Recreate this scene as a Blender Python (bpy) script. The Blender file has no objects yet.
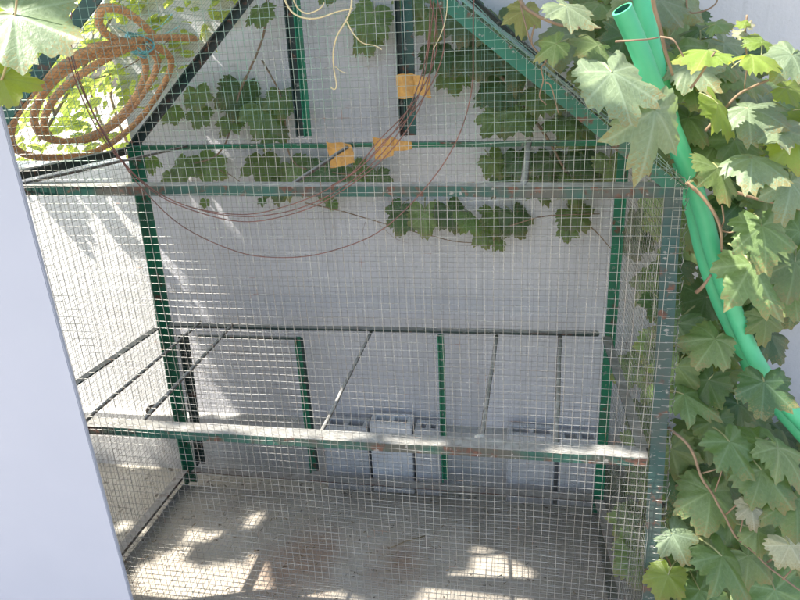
import bpy, bmesh, math, random
import numpy as np
from mathutils import Vector, Matrix, noise
RND = random.Random(7)
sc = bpy.context.scene
C = sc.collection
R = math.radians
# ------------------------------------------------------------------ camera
CAM = Vector((0.9008, -0.8902, 1.0604)); PITCH, YAW, ROLL, FPX = .3646, -.1955, -.0502, 657.5
cp, sp, cy, sy = math.cos(PITCH), math.sin(PITCH), math.cos(YAW), math.sin(YAW)
FW = Vector((sy*cp, cy*cp, -sp)); r0 = Vector((cy, -sy, 0)); u0 = r0.cross(FW)
RT = math.cos(ROLL)*r0 + math.sin(ROLL)*u0; UP = -math.sin(ROLL)*r0 + math.cos(ROLL)*u0
cd = bpy.data.cameras.new('camera'); cam = bpy.data.objects.new('camera', cd); C.objects.link(cam)
m = Matrix((RT, UP, -FW)).transposed().to_4x4(); m.translation = CAM; cam.matrix_world = m
cd.sensor_width = 36; cd.lens = FPX/800*36; cd.clip_start = .02; cd.clip_end = 500
sc.camera = cam
# ------------------------------------------------------------------ light
SUN = Vector((-.56, -.165, .81)).normalized()
w = bpy.data.worlds.new('World'); sc.world = w; w.use_nodes = True
nt = w.node_tree; bg = nt.nodes['Background']; sky = nt.nodes.new('ShaderNodeTexSky')
sky.sky_type = 'NISHITA'; sky.sun_disc = False; sky.sun_elevation = math.asin(SUN.z)
sky.sun_rotation = math.atan2(SUN.x, SUN.y); sky.air_density = 1.0; sky.dust_density = 2.5; sky.ozone_density = 1.0
nt.links.new(sky.outputs[0], bg.inputs[0]); bg.inputs[1].default_value = .15
sl = bpy.data.lights.new('sun', 'SUN'); sl.energy = 5; sl.angle = R(.5); sl.color = (1, .95, .86)
so = bpy.data.objects.new('sun', sl); C.objects.link(so); so.rotation_euler = SUN.to_track_quat('Z', 'Y').to_euler()
sc.view_settings.view_transform = 'Standard'; sc.view_settings.look = 'None'
sc.view_settings.exposure = 1.6; sc.view_settings.gamma = 1
try: sc.cycles.max_bounces = 8; sc.cycles.transparent_max_bounces = 12
except Exception: pass

# ------------------------------------------------------------------ helpers
def ray(px, py): return (FW + RT*((px-400)/FPX) + UP*((300-py)/FPX))
def bp(px, py, ax, v):
    """world point where the sight line through a photo pixel meets the plane axis=v"""
    d = ray(px, py); t = (v-CAM[ax])/d[ax]; return CAM + d*t
def bpn(px, py, P, n):
    d = ray(px, py); return CAM + d*((P-CAM).dot(n)/d.dot(n))
def proj(P):
    d = Vector(P)-CAM; z = d.dot(FW); return 400+FPX*d.dot(RT)/z, 300-FPX*d.dot(UP)/z
X, Y, Z = Vector((1, 0, 0)), Vector((0, 1, 0)), Vector((0, 0, 1))
W, D, H, HM, HA = 1.1, .506, .8768, .4509, 1.3418
WALL = D+.105

class MB:
    def __init__(s): s.v = []; s.f = []; s.uv = None
    def add(s, vs, fs):
        n = len(s.v); s.v += [tuple(v) for v in vs]; s.f += [tuple(i+n for i in f) for f in fs]
    def box(s, a, b):
        x0, y0, z0 = a; x1, y1, z1 = b
        s.add([(x0,y0,z0),(x1,y0,z0),(x1,y1,z0),(x0,y1,z0),(x0,y0,z1),(x1,y0,z1),(x1,y1,z1),(x0,y1,z1)],
              [(0,3,2,1),(4,5,6,7),(0,1,5,4),(1,2,6,5),(2,3,7,6),(3,0,4,7)])
    def prism(s, A, B, prof, d1, d2, n=1, jit=0.):
        """profile (list of (a,b) along d1,d2) swept from A to B"""
        k = len(prof); vs = []
        for i in range(n+1):
            P = A.lerp(B, i/n)
            for a, b in prof:
                q = P + d1*a + d2*b
                if jit: q = q + noise.noise_vector(q*9)*jit + noise.noise_vector(q*60)*jit*.35
                vs.append(q)
        fs = [tuple(reversed(range(k))), tuple(n*k+i for i in range(k))]
        for i in range(n):
            for j in range(k): fs.append((i*k+j, i*k+(j+1)%k, (i+1)*k+(j+1)%k, (i+1)*k+j))
        s.add(vs, fs)
    def tube(s, pts, r, n=6, r2=None, cap=True):
        pts = [Vector(p) for p in pts]; m_ = len(pts); vs = []; fs = []
        t = (pts[1]-pts[0]).normalized(); a = t.orthogonal().normalized()
        for i, p in enumerate(pts):
            t = (pts[min(i+1, m_-1)]-pts[max(i-1, 0)]).normalized()
            a = (a - t*a.dot(t)).normalized(); b = t.cross(a)
            rr = r if r2 is None else r+(r2-r)*i/(m_-1)
            for j in range(n):
                th = 2*math.pi*j/n; vs.append(p+(a*math.cos(th)+b*math.sin(th))*rr)
        for i in range(m_-1):
            for j in range(n): fs.append((i*n+j, i*n+(j+1) % n, (i+1)*n+(j+1) % n, (i+1)*n+j))
        if cap: fs += [tuple(reversed(range(n))), tuple((m_-1)*n+j for j in range(n))]
        s.add(vs, fs)
    def mesh(s, name, mat, smooth=False):
        me = bpy.data.meshes.new(name); me.from_pydata(s.v, [], s.f); me.update()
        if mat: me.materials.append(mat)
        if smooth: me.polygons.foreach_set('use_smooth', [True]*len(me.polygons))
        if s.uv:
            l = me.uv_layers.new(name='flat'); vi = np.empty(len(me.loops), 'i'); me.loops.foreach_get('vertex_index', vi)
            l.data.foreach_set('uv', np.array(s.uv, 'f')[vi].ravel())
        return me
    def build(s, name, mat, parent=None, smooth=False, kind=None, label=None):
        o = bpy.data.objects.new(name, s.mesh(name, mat, smooth)); C.objects.link(o)
        if parent: o.parent = parent
        if kind: o['kind'] = kind
        if label: o['label'] = label
        return o
def tag(o, label, cat, group=None):
    o['label'] = label; o['category'] = cat
    if group: o['group'] = group
    return o
def empty(name, label, cat, group=None):
    o = bpy.data.objects.new(name, None); C.objects.link(o); o.empty_display_size = .05
    return tag(o, label, cat, group)
def spline(pts, k=6):
    pts = [Vector(p) for p in pts]; out = []
    P = [pts[0]*2-pts[1]]+pts+[pts[-1]*2-pts[-2]]
    for i in range(1, len(P)-2):
        a, b, c, d = P[i-1:i+3]
        for j in range(k):
            t = j/k; out.append(.5*((2*b)+(c-a)*t+(2*a-5*b+4*c-d)*t*t+(3*b-a-3*c+d)*t**3))
    out.append(pts[-1]); return out

# ------------------------------------------------------------------ materials
def mat(name):
    m_ = bpy.data.materials.new(name); m_.use_nodes = True; t = m_.node_tree
    return m_, t, t.nodes['Principled BSDF']
class G:
    """tiny node graph writer"""
    def __init__(s, t): s.t = t; s.tc = t.nodes.new('ShaderNodeTexCoord')
    def n(s, ty, **kw):
        o = s.t.nodes.new(ty)
        for k, v in kw.items(): setattr(o, k, v)
        return o
    def l(s, a, b): s.t.links.new(a, b)
    def noise(s, scale, detail=4, rough=.6, vec=None, dist=0):
        o = s.n('ShaderNodeTexNoise'); o.inputs['Scale'].default_value = scale; o.inputs['Detail'].default_value = detail
        o.inputs['Roughness'].default_value = rough; o.inputs['Distortion'].default_value = dist
        s.l(vec or s.tc.outputs['Object'], o.inputs['Vector']); return o.outputs['Fac']
    def ramp(s, f, a, b, va=0, vb=1):
        o = s.n('ShaderNodeMapRange'); o.inputs[1].default_value = a; o.inputs[2].default_value = b
        o.inputs[3].default_value = va; o.inputs[4].default_value = vb; s.l(f, o.inputs[0]); return o.outputs[0]
    def mix(s, f, a, b, mode='MIX'):
        o = s.n('ShaderNodeMix', data_type='RGBA', blend_type=mode)
        for i, v in ((0, f), (6, a), (7, b)):
            if isinstance(v, (int, float)): o.inputs[i].default_value = v
            elif isinstance(v, tuple): o.inputs[i].default_value = (*v, 1)
            else: s.l(v, o.inputs[i])
        return o.outputs[2]
    def math(s, op, a, b=None, c=None):
        o = s.n('ShaderNodeMath', operation=op)
        for i, v in enumerate((a, b, c)):
            if v is None: continue
            if isinstance(v, (int, float)): o.inputs[i].default_value = v
            else: s.l(v, o.inputs[i])
        return o.outputs[0]
    def bump(s, f, bsdf, strength=.3, dist=.002):
        o = s.n('ShaderNodeBump'); o.inputs['Strength'].default_value = strength; o.inputs['Distance'].default_value = dist
        s.l(f, o.inputs['Height']); s.l(o.outputs[0], bsdf.inputs['Normal']); return o
    def scaled(s, sx, sy_, sz, src='Object'):
        o = s.n('ShaderNodeMapping'); o.inputs['Scale'].default_value = (sx, sy_, sz); s.l(s.tc.outputs[src], o.inputs['Vector']); return o.outputs[0]

def plaster(name, base, stain, grime, streak=.5):
    m_, t, b = mat(name); g = G(t)
    f1 = g.ramp(g.noise(1.6, 6, .6), .35, .7)
    col = g.mix(f1, base, stain)
    drip = g.ramp(g.noise(1, 5, .6, g.scaled(14, 3, .9)), .56, .74)
    col = g.mix(g.math('MULTIPLY', drip, streak), col, grime)
    spots = g.ramp(g.noise(55, 3, .5), .66, .74)
    col = g.mix(g.math('MULTIPLY', spots, .35), col, grime)
    g.l(col, b.inputs['Base Color']); b.inputs['Roughness'].default_value = .8
    h = g.math('ADD', g.noise(9, 6, .6), g.math('MULTIPLY', g.noise(160, 3, .6), .25))
    g.bump(h, b, .55, .007); return m_
M_wall = plaster('blue grey painted plaster', (.56, .55, .565), (.48, .47, .485), (.29, .28, .27), .5)
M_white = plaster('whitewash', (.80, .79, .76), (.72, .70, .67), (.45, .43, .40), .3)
def pitted():
    m_, t, b = mat('pitted cement'); g = G(t)
    col = g.mix(g.ramp(g.noise(7, 5), .3, .7), (.47, .46, .44), (.37, .36, .34))
    v = g.n('ShaderNodeTexVoronoi'); v.inputs['Scale'].default_value = 26; v.inputs['Randomness'].default_value = .25
    g.l(g.scaled(1, .05, 1), v.inputs['Vector'])
    col = g.mix(g.ramp(v.outputs['Distance'], .12, .2, .85, 0), col, (.06, .055, .05))
    g.l(col, b.inputs['Base Color']); b.inputs['Roughness'].default_value = .9
    g.bump(g.noise(60, 5), b, .4, .004); return m_
M_plinth = pitted()
def panelm():
    m_, t, b = mat('smooth pale blue paint'); g = G(t)
    col = g.mix(g.ramp(g.noise(2.2, 4), .3, .7), (.39, .405, .475), (.35, .366, .435))
    sm = g.ramp(g.noise(9, 4, .5), .60, .74); col = g.mix(g.math('MULTIPLY', sm, .35), col, (.40, .42, .48))
    g.l(col, b.inputs['Base Color']); b.inputs['Roughness'].default_value = .55
    g.bump(g.noise(30, 4), b, .12, .002); return m_
M_panel = panelm()
def frame_mat(name, green, rustamt=.5, dustamt=.75, patch=.35):
    m_, t, b = mat(name); g = G(t)
    geo = g.n('ShaderNodeNewGeometry'); sx = g.n('ShaderNodeSeparateXYZ'); g.l(geo.outputs['Normal'], sx.inputs[0])
    pn = g.noise(45, 5, .65); pn2 = g.noise(14, 4, .6)
    col = g.mix(g.ramp(pn2, .3, .7), green, tuple(c*.6+.01 for c in green))
    col = g.mix(g.math('MULTIPLY', g.ramp(g.noise(4.0, 5, .7, g.scaled(1, 1, 1)), .48, .56), patch), col, (.075, .062, .052))
    rust = g.mix(g.ramp(g.noise(120, 3), .35, .65), (.15, .07, .045), (.07, .04, .03))
    rm = g.ramp(g.math('ADD', pn, g.math('MULTIPLY', pn2, .7)), 1.0-.25*rustamt, 1.08-.25*rustamt)
    col = g.mix(rm, col, rust)
    chip = g.ramp(g.noise(75, 4, .6), .62, .68); col = g.mix(g.math('MULTIPLY', chip, .8), col, (.27, .26, .24))
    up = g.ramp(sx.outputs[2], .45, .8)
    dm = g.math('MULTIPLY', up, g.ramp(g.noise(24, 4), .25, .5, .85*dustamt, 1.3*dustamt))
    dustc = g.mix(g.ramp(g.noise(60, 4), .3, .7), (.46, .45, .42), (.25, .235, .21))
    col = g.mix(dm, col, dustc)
    drop = g.ramp(g.noise(45, 4, .6), .72, .74); col = g.mix(g.math('MULTIPLY', drop, .8), col, (.66, .65, .60))
    g.l(col, b.inputs['Base Color']); g.l(g.ramp(rm, 0, 1, .58, .88), b.inputs['Roughness'])
    g.bump(g.math('ADD', pn, g.math('MULTIPLY', g.noise(300, 2), .3)), b, .5, .0012); return m_
M_teal = frame_mat('chipped dark green paint', (.006, .07, .055), .42)
M_grime = frame_mat('grimy grey green paint', (.012, .062, .056), .3, .7)
M_rail = frame_mat('rusting green rail paint', (.008, .075, .055), .42, 1.0, .8)  # top-face dust laid on thicker, doubling as painted sunlight on the flange
M_rafter = frame_mat('weathered green paint', (.006, .125, .075), .35, .7, .3)
M_green = frame_mat('bright green paint', (.006, .17, .085), .1, .35)
M_dark = frame_mat('blackened green paint', (.006, .03, .026), .25, .6)
M_brown = frame_mat('rusted dusty iron', (.15, .115, .09), .5, .45, .6)
M_perch = frame_mat('dusty perch rod', (.12, .105, .085), .2, .9)
def wire_mat(nm, c1, c2):
    m_, t, b = mat(nm); g = G(t)
    col = g.mix(g.ramp(g.noise(18, 4), .35, .7), c1, c2)
    gm = g.ramp(g.noise(5, 3), .40, .62)
    sx = g.n('ShaderNodeSeparateXYZ'); g.l(g.tc.outputs['Object'], sx.inputs[0])
    top = g.ramp(sx.outputs[2], .80, .95)
    col = g.mix(g.math('MULTIPLY', gm, g.math('MULTIPLY', top, .75)), col, (.13, .33, .24))
    rust = g.ramp(g.noise(33, 3), .64, .70); col = g.mix(g.math('MULTIPLY', rust, .8), col, (.20, .10, .06))
    g.l(col, b.inputs['Base Color']); b.inputs['Metallic'].default_value = .55; b.inputs['Roughness'].default_value = .36
    return m_
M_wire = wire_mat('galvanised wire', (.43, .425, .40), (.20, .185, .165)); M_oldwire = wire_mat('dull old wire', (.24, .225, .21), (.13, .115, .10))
def simple(name, a, c, scale=20, rough=.6, bump=.2, bs=80, metal=0, dist=.001):
    m_, t, b = mat(name); g = G(t)
    g.l(g.mix(g.ramp(g.noise(scale, 5), .35, .68), a, c), b.inputs['Base Color'])
    b.inputs['Roughness'].default_value = rough; b.inputs['Metallic'].default_value = metal
    if bump: g.bump(g.noise(bs, 4), b, bump, dist)
    return m_
M_redwire = simple('rusty red wire', (.18, .075, .055), (.09, .045, .035), 30, .5)
M_tape = simple('ochre tape', (.58, .31, .07), (.40, .20, .05), 90, .5, .5, 70, 0, .002)
M_rope = simple('orange brown rope', (.68, .36, .15), (.45, .21, .09), 50, .7, .3, 400)
M_cord = simple('turquoise cord', (.10, .42, .44), (.30, .60, .62), 60, .6)
M_pipe = simple('green plastic pipe', (.075, .46, .23), (.06, .38, .19), 14, .46, .08, 40)
M_pipein = simple('pipe bore', (.02, .17, .10), (.015, .12, .07), 8, .6)
M_tendril = simple('pale tendril', (.55, .47, .28), (.42, .34, .18), 40, .6)
M_cane = simple('brown vine cane', (.17, .11, .07), (.27, .19, .12), 30, .75, .5, 120)
M_petiole = simple('pinkish green petiole', (.32, .30, .13), (.36, .22, .14), 30, .6)
M_concrete = simple('grey concrete', (.50, .495, .50), (.42, .415, .41), 14, .9, .6, 90, 0, .003)
M_lightconcrete = simple('pale concrete', (.62, .62, .63), (.54, .54, .54), 14, .9, .5, 90, 0, .003)
def floor_mat():
    m_, t, b = mat('dirty rusted tray'); g = G(t)
    col = g.mix(g.ramp(g.noise(5, 6), .32, .68), (.50, .45, .38), (.34, .31, .265))
    col = g.mix(g.ramp(g.noise(32, 5), .42, .68), col, (.44, .39, .32))
    col = g.mix(g.ramp(g.noise(75, 3), .64, .70), col, (.10, .075, .055))
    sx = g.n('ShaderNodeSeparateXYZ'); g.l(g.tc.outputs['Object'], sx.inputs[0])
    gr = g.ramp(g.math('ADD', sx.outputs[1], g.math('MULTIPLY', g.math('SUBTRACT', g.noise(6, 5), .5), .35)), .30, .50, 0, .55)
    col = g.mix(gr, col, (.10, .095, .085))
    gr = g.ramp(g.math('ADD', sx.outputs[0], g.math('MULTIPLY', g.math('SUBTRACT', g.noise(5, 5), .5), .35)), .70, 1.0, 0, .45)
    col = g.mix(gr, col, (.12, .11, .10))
    for (px, py, rr) in ((285, 572, .085), (315, 545, .06), (400, 560, .055)):
        c = bp(px, py, 2, .0)
        dx = g.math('POWER', g.math('SUBTRACT', sx.outputs[0], c.x), 2); dy = g.math('POWER', g.math('SUBTRACT', sx.outputs[1], c.y), 2)
        d = g.math('ADD', g.math('SQRT', g.math('ADD', dx, dy)), g.math('MULTIPLY', g.math('SUBTRACT', g.noise(16, 5), .5), .12))
        col = g.mix(g.ramp(d, rr*.1, rr*1.7, .6, 0), col, (.30, .17, .10))
    g.l(col, b.inputs['Base Color']); b.inputs['Roughness'].default_value = .85
    g.bump(g.math('ADD', g.noise(24, 6), g.math('MULTIPLY', g.noise(140, 3), .3)), b, .7, .006); return m_
M_floor = floor_mat()
def ground_mat():
    m_, t, b = mat('dusty concrete ground'); g = G(t)
    col = g.mix(g.ramp(g.noise(3, 6), .3, .7), (.46, .43, .37), (.33, .30, .25))
    col = g.mix(g.ramp(g.noise(60, 4), .58, .68), col, (.12, .10, .08))
    g.l(col, b.inputs['Base Color']); b.inputs['Roughness'].default_value = .92
    g.bump(g.noise(40, 6), b, .6, .006); return m_
M_ground = ground_mat()

def leaf_mat(name, top, back, trans, tw=.35, rough=.42, dry=0):
    m_, t, b = mat(name); g = G(t); out = t.nodes['Material Output']
    uv = g.n('ShaderNodeUVMap'); uv.uv_map = 'flat'
    sx = g.n('ShaderNodeSeparateXYZ'); g.l(uv.outputs[0], sx.inputs[0]); x, y = sx.outputs[0], sx.outputs[1]
    vm = None
    for a in (90, 90-54, 90+54, 90-112, 90+112):
        ca, sa = math.cos(R(a)), math.sin(R(a))
        perp = g.math('ABSOLUTE', g.math('SUBTRACT', g.math('MULTIPLY', x, sa), g.math('MULTIPLY', y, ca)))
        al = g.math('ADD', g.math('MULTIPLY', x, ca), g.math('MULTIPLY', y, sa))
        d = g.math('ADD', perp, g.ramp(al, -.02, 0, 1, 0))
        # herringbone side veins, kept inside the lobe
        s_ = g.math('ABSOLUTE', g.math('SUBTRACT', g.math('FRACT', g.math('MULTIPLY', g.math('SUBTRACT', al, g.math('MULTIPLY', perp, .8)), 7)), .5))
        side = g.math('ADD', g.math('MULTIPLY', s_, .14), g.ramp(perp, .18, .30, 0, .1))
        d2 = g.math('ADD', g.math('MINIMUM', g.math('MULTIPLY', d, .8), g.math('ADD', side, .012)), g.ramp(al, 0, .02, 1, 0))
        vm = d2 if vm is None else g.math('MINIMUM', vm, d2)
    vein = g.ramp(vm, .004, .026, 1, 0)
    oi = g.n('ShaderNodeObjectInfo'); geo = g.n('ShaderNodeNewGeometry')
    rnd = g.math('FRACT', g.math('ADD', oi.outputs['Random'], geo.outputs['Random Per Island']))
    hs = g.n('ShaderNodeHueSaturation'); g.l(g.ramp(rnd, 0, 1, .485, .515), hs.inputs['Hue'])
    g.l(g.ramp(g.math('FRACT', g.math('MULTIPLY', rnd, 7.3)), 0, 1, .75, 1.3), hs.inputs['Value'])
    bl = g.noise(14, 4, .6); colt = g.mix(g.ramp(bl, .35, .7), top, tuple(c*.72 for c in top))
    if dry: colt = g.mix(g.ramp(g.noise(30, 4), .5, .62), colt, (.20, .13, .06))
    else:
        colt = g.mix(g.math('MULTIPLY', g.ramp(g.noise(90, 3), .66, .72), .6), colt, (.13, .10, .04))
        rim = g.math('SQRT', g.math('ADD', g.math('MULTIPLY', x, x), g.math('MULTIPLY', y, y)))
        ed = g.math('MULTIPLY', g.ramp(g.math('ADD', g.math('MULTIPLY', rim, .5), g.noise(26, 4)), .88, .97), .85)
        colt = g.mix(ed, colt, (.24, .17, .07))
    c2 = g.mix(geo.outputs['Backfacing'], colt, back)
    c3 = g.mix(g.math('MULTIPLY', vein, .45), c2, tuple(min(1, c*1.5+.07) for c in top))
    g.l(c3, hs.inputs['Color'])
    pet = g.ramp(x, 3, 4)
    cf = g.mix(pet, hs.outputs[0], (.24, .25, .11))
    g.l(cf, b.inputs['Base Color']); b.inputs['Roughness'].default_value = rough
    tr = g.n('ShaderNodeBsdfTranslucent'); g.l(g.mix(g.math('MULTIPLY', vein, .6), trans, tuple(c*.5 for c in trans)), tr.inputs[0])
    mx = g.n('ShaderNodeMixShader'); g.l(g.math('MULTIPLY', g.math('SUBTRACT', 1, pet), tw), mx.inputs[0])
    g.l(b.outputs[0], mx.inputs[1]); g.l(tr.outputs[0], mx.inputs[2]); g.l(mx.outputs[0], out.inputs['Surface'])
    g.bump(g.math('ADD', g.math('MULTIPLY', vein, -.22), g.math('MULTIPLY', bl, .9)), b, .4, .002)
    return m_
M_leaf = {
 's': leaf_mat('sunlit shrub leaf', (.30, .37, .08), (.34, .41, .11), (.72, .82, .14), .55, rough=.55),
 'g': leaf_mat('mature leaf', (.155, .225, .085), (.19, .245, .13), (.20, .36, .04)),
 'p': leaf_mat('pale greyish leaf', (.215, .275, .165), (.27, .32, .22), (.30, .42, .10), rough=.45),  # paler, greyer leaf tone
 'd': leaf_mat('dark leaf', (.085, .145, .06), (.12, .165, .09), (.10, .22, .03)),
 'y': leaf_mat('young leaf', (.20, .29, .06), (.22, .28, .09), (.50, .62, .06), .5),
 'w': leaf_mat('turned leaf', (.36, .36, .24), (.42, .42, .30), (.42, .45, .18), .3),
 'o': leaf_mat('yellowing leaf', (.24, .25, .07), (.28, .28, .12), (.40, .40, .08), .4, dry=1)}

# ------------------------------------------------------------------ leaf meshes
def leaf_geo(mb, seed, N=90, rings=(.22, .45, .68, .86, 1), petiole=True, M4=None, teeth=26):
    rr = random.Random(seed); ph = rr.uniform(0, 9)
    lob = [(0, 1.0), (R(54), rr.uniform(.82, .92)), (-R(54), rr.uniform(.82, .92)), (R(112), rr.uniform(.62, .72)), (-R(112), rr.uniform(.62, .72))]
    wid = rr.uniform(.50, .62); cut = rr.uniform(.32, .46); asy = rr.uniform(-.08, .08)
    def rad(th):
        r = 0
        for a, L in lob:
            d = abs((th-a+math.pi) % (2*math.pi)-math.pi); k = min(1, d/wid)
            r = max(r, L*(1-cut*k**1.25))
        d = math.pi-abs(th); s_ = .16+.84*min(1, (d/.62))**.9
        return r*s_*(1+asy*math.sin(th))
    vs = [(0, 0, 0)]; uv = [(0, 0)]; fs = []
    wob = rr.uniform(.05, .11); dr = rr.uniform(.12, .55)
    for f in rings:
        for i in range(N):
            th = -math.pi+2*math.pi*(i+.5)/N; r = rad(th)
            if f == 1 and teeth:
                q = (th*teeth/(2*math.pi)+ph*.1) % 1; r *= 1+.21*((1-q/.62) if q < .62 else (q-.62)/.38)*(.75+.35*math.sin(int(th*teeth/6.283+ph*.1)*5.1+seed))-.05
            x, y = math.sin(th)*r*f, math.cos(th)*r*f
            fold = -abs(math.sin(th*2.5*1.07))*.10*f*r*1.2
            z = fold - dr*(x*x+.7*y*y) + wob*math.sin(3.1*x+ph)*math.cos(2.7*y+ph)*f + .05*math.sin(9*th+ph)*f**3*.6
            vs.append((x, y, z)); uv.append((x, y))
    for i in range(N): fs.append((0, 1+(i+1) % N, 1+i))
    for k in range(len(rings)-1):
        for i in range(N):
            a, b = 1+k*N+i, 1+k*N+(i+1) % N; fs.append((a, b, b+N, a+N))
    if petiole:
        n0 = len(vs); L = rr.uniform(.45, .75); sd = rr.uniform(-.25, .25)
        for i in range(5):
            t = i/4; c = Vector((sd*t*t, -L*t, -.55*t*t*L-.01)); q = .028
            for j in range(4): vs.append((c.x+q*math.cos(j*math.pi/2), c.y, c.z+q*math.sin(j*math.pi/2))); uv.append((5, 0))
        for i in range(4):
            for j in range(4): fs.append((n0+i*4+j, n0+i*4+(j+1) % 4, n0+i*4+4+(j+1) % 4, n0+i*4+4+j))
    if M4 is not None: vs = [tuple(M4 @ Vector(v)) for v in vs]
    if mb.uv is None: mb.uv = []
    mb.uv += uv; mb.add(vs, fs)
LEAF = []
for k in range(16):
    mb = MB(); leaf_geo(mb, k+3); LEAF.append(mb.mesh('grape_leaf', M_leaf['g'], True))
def orient(P, tip, nrm, s):
    z = nrm.normalized(); y = (tip - z*tip.dot(z)).normalized(); x = y.cross(z)
    m_ = Matrix((x*s, y*s, z*s)).transposed().to_4x4(); m_.translation = P; return m_
def put_leaf(parent, P, tip, nrm, s, tone='g', label=None, k=None):
    o = bpy.data.objects.new('leaf', LEAF[RND.randrange(16) if k is None else k]); C.objects.link(o)
    o.parent = parent; o.matrix_world = orient(P, tip, nrm, s)
    if tone != 'g':
        o.material_slots[0].link = 'OBJECT'; o.material_slots[0].material = M_leaf[tone]
    if label: o['label'] = label
    return o
def rv(s=1): return Vector((RND.gauss(0, 1), RND.gauss(0, 1), RND.gauss(0, 1)))*s
def img_leaf(parent, px, py, wpx, ang, yy, tone='g', face=.65, jit=.18, label=None, lean=0):
    """leaf whose stalk joint stands at depth yy on the sight line of a pixel; ang: way the tip points (deg, 0 right, -90 down)"""
    P = bp(px, py, 1, yy); dist = (P-CAM).dot(FW)
    s = wpx*dist/FPX/1.62
    tip = RT*math.cos(R(ang)) + UP*math.sin(R(ang)) + rv(.08)
    n = -FW*face + Z*(1-face) + RT*lean + rv(jit)
    return put_leaf(parent, P, tip, n, s, tone, label)

# ================================================================== SETTING
mb = MB(); mb.box((-30, -30, -.5), (30, 30, -.055)); g_ = mb.build('ground', M_ground); g_['kind'] = 'structure'
wall = empty('plaster_wall', 'long blue grey plastered wall standing behind the wire cage and the vine', 'wall')
zb = bp(420, 296, 1, WALL).z
n = 40
xw = bp(148, 230, 1, WALL).x
mb = MB(); mb.box((xw, WALL, zb), (7, WALL+.18, 3.2)); mb.build('upper_plaster', M_wall, wall)
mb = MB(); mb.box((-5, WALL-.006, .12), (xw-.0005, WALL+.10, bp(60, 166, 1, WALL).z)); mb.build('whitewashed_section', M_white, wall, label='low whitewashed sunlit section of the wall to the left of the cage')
mb = MB(); mb.box((xw, WALL+.005, .12), (7, WALL+.18, zb-.0005)); mb.build('lower_plaster', M_wall, wall)
mb = MB(); mb.box((-5, WALL-.03, -.06), (7, WALL+.18, .1195)); mb.build('plinth', M_plinth, wall, label='pitted cement plinth at the foot of the wall')
# foreground panel
PY = -.14
e0 = bp(0, 111, 1, PY); e1 = bp(131, 600, 1, PY); sl_ = (e1-e0)/(e1.z-e0.z)
top = e0 + sl_*(1.06-e0.z+.0); bot = e0 + sl_*(-.05-e0.z)
mb = MB()
th = .007; L = Vector((-1.0, -.10, 0))
prof = [(0, 0), (.003, .003), (.003, th-.003), (0, th), (-.9, th+.02), (-.9, .02)]
vs = []
for P in (bot, top):
    vs += [P+Vector((0, 0, 0)), P+Vector((0, th, 0)), P+Vector((-.9, th+.0, 0)), P+Vector((-.9, 0, 0))]
mb.add(vs, [(0, 1, 2, 3), (7, 6, 5, 4), (0, 4, 5, 1), (1, 5, 6, 2), (2, 6, 7, 3), (3, 7, 4, 0)])
p = mb.build('painted_board', M_panel)
bm = bmesh.new(); bm.from_mesh(p.data); bmesh.ops.bevel(bm, geom=bm.edges[:], offset=.0012, segments=2, affect='EDGES'); bm.to_mesh(p.data); bm.free()
tag(p, 'smooth pale blue painted board standing upright in front of the cage', 'board')

# ================================================================== CAGE
cage = empty('wire_cage', 'large gabled cage of welded wire mesh on a chipped green angle iron frame', 'cage')
def Lbar(name, A, B, d1, d2, w1, w2, m_, t=.003, label=None, jit=.0009, parent=None):
    """angle iron: corner line A-B, flanges along d1 and d2"""
    mb = MB(); n = max(2, int((B-A).length/.03))
    pr = [(0, 0), (w1, 0), (w1, t), (t, t), (t, w2), (0, w2)]
    if ((B-A).cross(d1)).dot(d2) < 0: pr = pr[::-1]
    mb.prism(A, B, pr, d1, d2, n, jit); return mb.build(name, m_, parent or cage, label=label)
def rod(name, A, B, r, m_, jit=.002, label=None, n=8):
    pts = [A.lerp(B, i/14) + noise.noise_vector(A*7+Vector((i*.3, 0, 0)))*jit for i in range(15)]
    mb = MB(); mb.tube(pts, r, n); return mb.build(name, m_, cage, True, label=label)
def ext(A, B, ax, v): return A + (B-A)*((v-A[ax])/(B[ax]-A[ax]))
# measured corners
FRT = bp(683, 187, 1, 0); a = bp(657, 600, 1, 0); FRB = ext(FRT, a, 2, 0)
t0, t1 = bp(25, 186, 1, 0), bp(670, 187, 1, 0); FTL = ext(t0, t1, 0, -.01); FTR = ext(t0, t1, 0, FRT.x)
m0, m1 = bp(85, 426, 1, 0), bp(645, 458, 1, 0); FML = ext(m0, m1, 0, 0); FMR = m1 + (m1-m0)*.01
BLT, BRT = bp(132, 145, 1, D), bp(629, 139, 1, D); BLM, BRM = bp(161, 322, 1, D), bp(609, 331, 1, D)
BLB, BRB = bp(187, 469, 1, D), bp(602, 497, 1, D); BLB.z = BRB.z = (BLB.z+BRB.z)/2*.5
APF = Vector((FRT.x/2, 0, HA)); APB = Vector((W/2, D, HA))
rr0 = bp(455, 0, 1, 0); APF = ext(FRT, rr0, 0, W/2+.02)
APF = bp(222, -190, 1, 0)
br0 = bp(243, 0, 1, D); APB = ext(BLT, br0, 0, W/2)
FLT = Vector((0, 0, FTL.z)); FLB = Vector((.0, 0, 0))
# posts
Lbar('post', FRB-Z*.05, FRT, -X, Y, .022, .024, M_grime)
Lbar('post', FLB-Z*.05, FLT, X, Y, .024, .024, M_teal)
Lbar('post', BLB-Z*.04, BLT+Z*.004, X, -Y, .026, .024, M_green)
Lbar('post', BRB-Z*.04, BRT+Z*.004, -X, -Y, .020, .024, M_green)
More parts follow.
